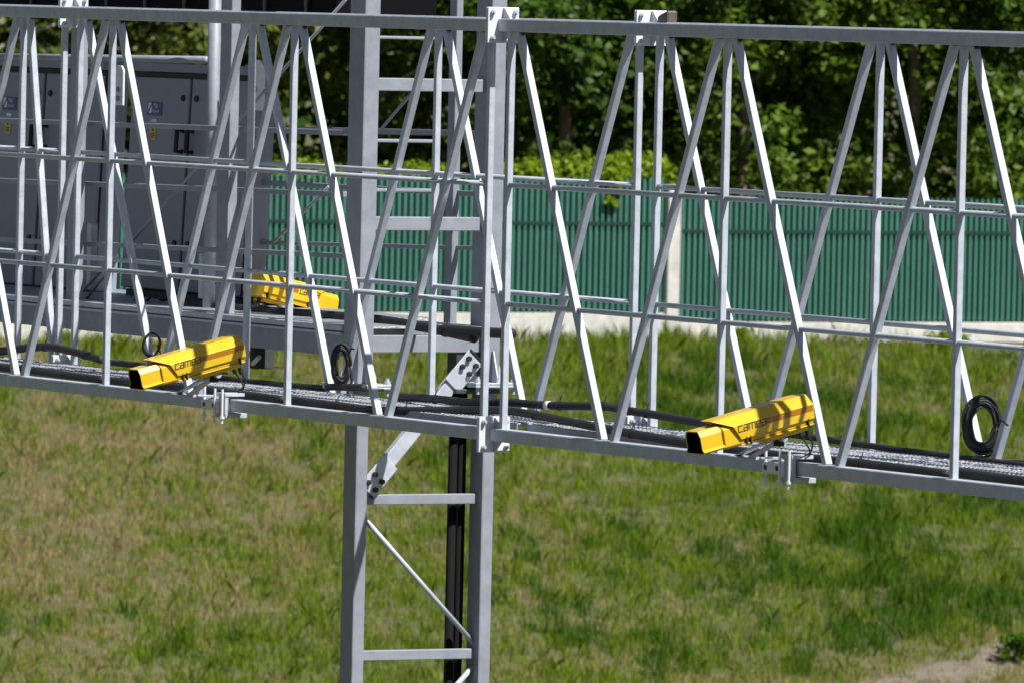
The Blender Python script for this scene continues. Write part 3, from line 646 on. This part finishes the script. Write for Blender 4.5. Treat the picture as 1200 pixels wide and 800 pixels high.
# ------------------------------------------------------------------ yellow camera housings
def housing(name, C, yaw, tilt, label, mirror=False, group='yellow camera housings', mount=None):
    fw = Vector((math.sin(yaw)*math.cos(tilt), math.cos(yaw)*math.cos(tilt), math.sin(tilt)))  # direction it looks in
    rt = Vector((fw.y, -fw.x, 0)).normalized(); up = rt.cross(fw)
    sd = -rt if not mirror else rt      # side with lettering, seen by the photo
    root = empty('camera_housing', C, label, 'camera', group)
    P_ = lambda x, y, z: C + fw*(x*.9) + sd*(y*.96) + up*(z*.88)
    # sun shield: folded sheet, front edge raked back
    sec = [(-.082, -.032), (-.086, .042), (-.04, .088), (.04, .088), (.086, .042), (.082, -.032)]
    xf = [.115, .155, .245, .245, .155, .115]
    M_ = MB(); vs = []; n = 6; th = .004
    for k, (y, z) in enumerate(sec):
        yi, zi = y*(1-th/.08), z-(th if z > .05 else 0)
        vs += [P_(xf[k], y, z), P_(-.33, y, z), P_(xf[k], yi, zi), P_(-.33, yi, zi)]
    fs = []
    for k in range(n-1):
        a, b = 4*k, 4*k+4; fs += [(a, a+1, b+1, b), (a+2, b+2, b+3, a+3), (a, b, b+2, a+2), (a+1, a+3, b+3, b+1)]
    fs += [(0, 2, 3, 1), (20, 21, 23, 22)]
    M_.add(vs, fs)
    sh = M_.build('sun_shield', YEL, root, bevel=.002)
    # body with rear plate
    prof = [(-.071, -.052), (-.06, -.064), (.06, -.064), (.071, -.052), (.071, .034), (.052, .052), (-.052, .052), (-.071, .034)]
    M_ = MB(); M_.prism(prof, P_(0, 0, 0), sd*.96, up*.88, fw*.9, .53, -.325); M_.build('body', YEL, root, bevel=.003)
    prb = [(-.080, -.03), (-.066, -.058), (.066, -.058), (.080, -.03), (.083, .04), (.038, .083), (-.038, .083), (-.083, .04)]
    M_ = MB(); M_.prism(prb, P_(0, 0, 0), sd*.96, up*.88, fw*.9, .012, -.329); M_.build('rear_plate', YEL, root, bevel=.003)
    # lower side flange and tray
    M_ = MB(); M_.prism([(-.078, -.064), (.078, -.064), (.078, -.057), (-.078, -.057)], P_(0, 0, 0), sd*.96, up*.88, fw*.9, .44, -.325); M_.prism([(-.06, -.088), (.06, -.088), (.06, -.0645), (-.06, -.0645)], P_(0, 0, 0), sd*.96, up*.88, fw*.9, .26, -.30)
    M_.build('tray', YEL, root, bevel=.003)
    # hood: open tube with set-in cheeks
    hp = [(.06, -.058), (.074, -.047), (.060, -.036), (.059, .030), (.044, .058)]; prof = [(-y, z) for y, z in hp][::-1] + hp; prof = hp[::-1] and [(-y, z) for y, z in hp[::-1]] + hp
    M_ = MB(); x0, x1 = .2055, .335; vi = [(y*.92, z*.92) for y, z in prof]; m_ = len(prof)
    vs = [P_(x0, y, z) for y, z in prof] + [P_(x1, y, z) for y, z in prof] + [P_(x1, y, z) for y, z in vi] + [P_(x0, y, z) for y, z in vi]
    fs = [];
    for k in range(m_):
        j = (k+1) % m_; fs += [(k, j, m_+j, m_+k), (m_+k, m_+j, 2*m_+j, 2*m_+k)]
    M_.add(vs, fs); hd = M_.build('hood', YEL, root, bevel=0)
    M_ = MB(); vs2 = [P_(x1-.004, y*.995, z*.995) for y, z in vi] + [P_(x0+.03, y*.995, z*.995) for y, z in vi]
    fs2 = [(k, (k+1) % m_, m_+(k+1) % m_, m_+k) for k in range(m_)] + [tuple(range(m_, 2*m_))]
    M_.add(vs2, fs2); M_.build('dark_lining', LENS, hd)
    # lettering and stripe on the upright shield panel
    tdir = -fw if not mirror else fw
    pn = (sd*(.0741) - up*(-.004)).normalized(); pn = (sd*.074 + up*(-.004)).normalized()
    pu = (up - pn*up.dot(pn)).normalized()
    def onp(x, z): return P_(x, .0862 - (.042-z)*(.004/.074) + .0004, z)
    hT = .0265
    ox = .128 if not mirror else -.03
    lt = letters('camea', GL, onp(ox, .008), tdir, pu, pn, hT, .0008, .165, .12, .30); lt.build('lettering', BLK, sh)
    M_ = MB()
    if not mirror: xa, xb = -.040, -.325
    else: xa, xb = -.045, -.325
    cst = (onp(xa, .024)+onp(xb, .024))/2; M_.box(cst+pn*.0004, fw, pu, pn, abs(xa-xb)*.45, .0125, .0005); M_.build('stripe', ORA, sh)
    # latches and glands
    for x in (.085, .06, -.29): M_ = MB(); M_.box(P_(x, .074, -.045), fw, sd, up, .004, .008, .02); M_.build('latch', BLK, root)
    M_ = MB()
    for y in (-.03, .03): M_.tube([P_(-.3, y, -.057), P_(-.315, y, -.13)], .011, 8)
    M_.build('cable_gland', BLK, root)
    M_ = MB(); M_.tube(spline([P_(-.312, .03, -.12), P_(-.33, .03, -.17), P_(-.31, .02, -.21), P_(-.27, .0, -.225)], 6), .004, 8)
    M_.tube(spline([P_(-.312, -.03, -.12), P_(-.335, -.02, -.18), P_(-.33, .0, -.22), P_(-.28, .02, -.23)], 6), .004, 8); M_.build('cable', BLK, root, smooth=True)
    return root, P_
def mount(P_, s_, t_, h_, label, hfwd=-.165):
    """zinc clamp bracket on the bottom chord and swivel arms up to the tray"""
    root = empty('camera_bracket', S(s_, t_, h_), label, 'bracket', 'zinc brackets under the yellow cameras')
    top = P_(hfwd, 0, -.083)
    fr = t_ - CH/2
    M_ = MB(); M_.box(S(s_-.02, fr-.012, h_-.006), A, D, UP, .13, .005, .026); cp = M_.build('clamp_plate', GALVB, root, bevel=.002)
    M_ = MB()
    for x in (-.12, -.02, .09): M_.box(S(s_+x, fr-.0176, h_-.006), A, D, UP, .012, .0006, .01)
    M_.build('slot', CABD, cp)
    M_ = MB(); M_.box(S(s_+.1, fr-.022, h_+.0), A, D, UP, .035, .010, .05); M_.box(S(s_+.09, t_, h_-CH/2-.02), A, D, UP, .05, .06, .012); M_.box(S(s_+.09, t_-.01, h_+CH/2+.022), A, D, UP, .05, .055, .008)
    M_.build('clamp_jaw', GALV, root, bevel=.002)
    for x, y in ((-.13, -.04), (.05, -.075), (.13, -.075)):
        M_ = MB(); za = h_-CH/2-.06; M_.tube([S(s_+x, t_+y, q) for q in (za, za+.024, za+.0241, za+.036, za+.0361, h_+CH/2+.05)], [.0065, .0065, .013, .013, .0065, .0065], 8)
        M_.build('bolt', GALVB, root)
    base = S(s_-.06, t_-.19, h_+CH/2+.01)
    M_ = MB(); M_.box(base, A, D, UP, .075, .04, .006); M_.bar(base+D*.02, S(s_-.06, t_-.01, h_+CH/2+.009), .05, .006, A); M_.build('arm_base', GALV, root, bevel=.002)
    M_ = MB()
    for q in (-1, 1):
        b_ = base + A*(.06*q) + UP*.006; e_ = top + A*(.03*q) - UP*.012
        M_.bar(b_, e_, .036, .006, D); M_.tube([e_-A*.02+UP*.0, e_+A*.02], .016, 10)
    M_.build('swivel_arm', GALV, root)
    M_ = MB(); M_.box(top - UP*.006, A, D, UP, .05, .05, .006); M_.tube([top-UP*.012, top-UP*.05], .024, 12); M_.build('head_plate', BLK, root, bevel=.002)
    return root
YAW = math.atan2(-math.sin(R(56)), -math.cos(R(56)))
c1 = at_t(218.5, 427, -.47); hs1, P1 = housing('camera_housing', c1, YAW, R(-13.5), 'yellow camera housing marked camea on the middle truss section, left of the joint')
s1, _ = sol(262, 470, 0); mount(P1, s1, 0, -H, 'zinc clamp bracket holding the left yellow camera to the bottom chord')
c2 = at_t(878, 499.5, -.47); hs2, P2 = housing('camera_housing', c2, YAW, R(-13), 'yellow camera housing marked camea on the right truss section, nearest of the three')
s2, _ = sol(924, 543, 0); mount(P2, s2, 0, -H, 'zinc clamp bracket holding the nearest yellow camera to the bottom chord')
t3 = TA + .82
c3 = at_t(342.5, 346, t3); YAW3 = R(43)
hs3, P3 = housing('camera_housing', c3, YAW3, R(-10), 'yellow camera housing on the platform behind the truss, pointing the other way', mirror=True)
m3 = empty('camera_bracket', S(sol(320, 372, t3)[0], t3, hfz), 'dark bracket holding the rear yellow camera above the platform deck', 'bracket')
M_ = MB(); q = P3(-.16, 0, -.083); M_.tube([Vector((q.x, q.y, ORG.z+hfz+.006)), q], .024, 12); M_.build('stem', BLK, m3, smooth=True)
M_ = MB(); M_.box(Vector((q.x, q.y, ORG.z+hfz+.012)), A, D, UP, .1, .08, .006); M_.build('foot_plate', GALV2, m3)
# junction box hanging under the platform beam
jp = at_t(300, 420, TA+.25); jb = empty('junction_box', jp, 'dark box with a zinc strap hanging under the platform beam', 'box')
M_ = MB(); M_.bar(at_t(303, 404, TA+.25), at_t(302, 431, TA+.25), .13, .10, A); M_.build('box_body', BLK, jb, bevel=.004)
M_ = MB(); q = at_t(316, 418, TA+.2); M_.box(q, A, D, UP, .045, .004, .06); M_.box(q-UP*.0565+D*.03, A, D, UP, .045, .034, .004); M_.build('strap', GALVB, jb, bevel=.002)
M_ = MB(); M_.tube([at_t(296, 426, TA+.18), at_t(304, 418, TA+.18)], .012, 8); M_.build('gland', GALVB, jb)
# ------------------------------------------------------------------ conduits and cables
def conduit(pts, t, r, label, tape=None, n=10):
    pp = []
    for q in pts:
        tt = q[2] if len(q) > 2 else t; pp.append(at_t(q[0], q[1], tt))
    p = spline(pp, 10); M_ = MB(); M_.tube(p, r, 12)
    root = M_.build('conduit', CORR, smooth=True)
    tag(root, label, 'conduit', 'black cable conduits along the walkway')
    if len(p) > 25 and r > .019:
        for i in range(9, len(p)-6, 17):
            ax_ = (p[i+1]-p[i]).normalized(); M_ = MB(); M_.tube([p[i]-ax_*.006, p[i]-ax_*.0059, p[i]+ax_*.0059, p[i]+ax_*.006], [r, r+.0035, r+.0035, r], 12); M_.tube([p[i]+UP*(r), p[i]+UP*(r+.03)+D*.012], .003, 5); M_.build('tie', BLK, root)
    if tape:
        i = int(tape*len(p)); M_ = MB(); M_.tube(p[i:i+2], r+.0015, 12); M_.build('tape_label', WHITE, root, smooth=True)
    return root
CORR = mat('black_conduit', (.014, .0145, .016), .6, 0, .3, 12, bump=.35, bscale=160)
n = CORR.node_tree; bsd = n.nodes['Principled BSDF']
conduit([(-60, 424), (33, 433), (77, 439), (121, 444.5)], .115, .020, 'black conduit lying along the front chord at the far left, below the loose arching one')
conduit([(127, 445), (200, 452), (290, 462.5), (332, 468)], .115, .020, 'black conduit behind and below the left yellow camera')
conduit([(341, 468), (400, 475.5), (440, 480), (500, 481, .2), (555, 480, .3), (595, 481, .25), (628, 486, .2), (700, 500, .12), (760, 511, .11), (850, 526, .11), (960, 537.5, .11), (1000, 541.5, .11), (1111, 555, .11)], .115, .0205, 'long black conduit crossing the bolted joint and running below the nearest camera')
conduit([(1121, 553), (1160, 558), (1260, 571)], .11, .0215, 'black conduit with a cut end beside the last vertical at the right edge')
conduit([(-60, 417), (0, 411.5), (38, 407), (62, 407), (90, 413), (119, 421.5)], .5, .0215, 'loose open ended black conduit arching over the walkway at the left')
conduit([(124, 424), (190, 431), (262, 443.5), (330, 450.5), (380, 454.5)], .70, .016, 'black conduit along the rear chord behind the left yellow camera')
conduit([(384, 453), (400, 453), (427, 454)], .6, .0185, 'short open ended black conduit below the coil beside the mast')
conduit([(462, 464, .6), (515, 467.5, .5), (560, 472, .4), (595, 471, .4), (640, 474.5, .42), (690, 475.5, .45), (708, 475.5, .5), (735, 480.5, .55), (770, 486, .6), (826, 495.5, .66), (900, 506, .7)], .5, .0195, 'black conduit bridging the joint and dipping towards the rear of the right section', tape=.40)
conduit([(930, 509), (1010, 520.5), (1110, 534), (1260, 552)], .72, .015, 'black conduit along the rear chord under the coil at the right')
# conduits on the platform deck edge
for k, (pts, lb) in enumerate(((((210, 356), (300, 364), (395, 371), (450, 376), (505, 385), (556, 396)), 'black conduit along the platform edge passing below the rear camera'), (((520, 386), (560, 389), (600, 391)), 'black conduit end on the platform beside the right mast upright'))):
    conduit(pts, TA+.3, .026, lb)
# tangle at the cabinet feet
for k, lb in enumerate(('loop of thin black cable at the foot of the right cabinet', 'second thin black cable by the right cabinet, lower and flatter')):
    pts = [(158+12*k, 352+3*k), (172+8*k, 346), (190, 350+2*k), (205, 349), (222-6*k, 354), (232, 357)]
    p = spline([at_t(a, b, TA+.28+.05*k) for a, b in pts], 8); M_ = MB(); M_.tube(p, .008, 8); tag(M_.build('cable', BLK, smooth=True), lb, 'cable')
# coils
def coil(px, py, rx, ry, t, label, turns=9, r=.0055, lean=0.0, tie=None):
    c = at_t(px, py, t); root = empty('cable_coil', c, label, 'coil', 'coils of spare black cable')
    ppm = F/(c-CAM).length; ax = cr*1.0; ay = UP + A*lean
    ex = (A*.35 + D*.94).normalized(); exs = abs(ex.dot(cr))
    M_ = MB(); N_ = 26
    pts = []
    for i in range(turns*N_+1):
        a = 2*math.pi*i/N_; tn = int(i/N_)
        j = .84+.17*math.sin(tn*2.4+.5)+.04*math.sin(a*2+tn); dx = .12*math.sin(tn*1.7)
        pts.append(c + ex*((math.cos(a)*j*rx+dx*rx*.35)/ppm/exs) + UP*((math.sin(a)*j*ry + dx*ry*.12)/ppm) + A*(.01*math.sin(tn*1.9)+.004*math.sin(a*3+tn)))
    M_.tube(pts, r, 6); cl = M_.build('winding', BLK, root, smooth=True)
    if tie:
        q = at_t(*tie, t); M_ = MB(); M_.tube(spline([q+UP*.0, c.lerp(q, .75)+UP*.02, c.lerp(q, .55)], 4), .005, 6); M_.build('tie', BLK, root)
    M_ = MB(); M_.tube(spline([pts[-1], c-UP*(ry*1.02/ppm)+ex*.05, c-UP*(ry*1.2/ppm)-ex*.04, c-UP*(ry*1.25/ppm)+ex*.22], 6), r, 6); M_.build('loose_end', BLK, root, smooth=True)
    return root
coil(400, 427, 10, 23, .74, 'coil of black cable tied to the truss beside the mast', turns=13, r=.0068, tie=(415, 409))
coil(1151, 497, 21, 33, .76, 'large coil of black cable tied to the rear diagonal at the right', turns=15, r=.0062, tie=(1181, 498))
coil(177, 404, 10.5, 15, .35, 'small loop of black cable standing up behind the left yellow camera', turns=2, r=.0045)
# odd clip on the rear joint plate
cl = at_t(782, 23, W); o = MB(); o.box(cl, (A*.8+UP*.25).normalized(), D, UP, .05, .03, .03); tag(o.build('clip', mat('brown_plastic', (.09, .075, .065), .5), bevel=.012), 'small dark brown clip on the bright rear joint plate on top of the truss', 'clip')
print('scene built', len(bpy.data.objects))
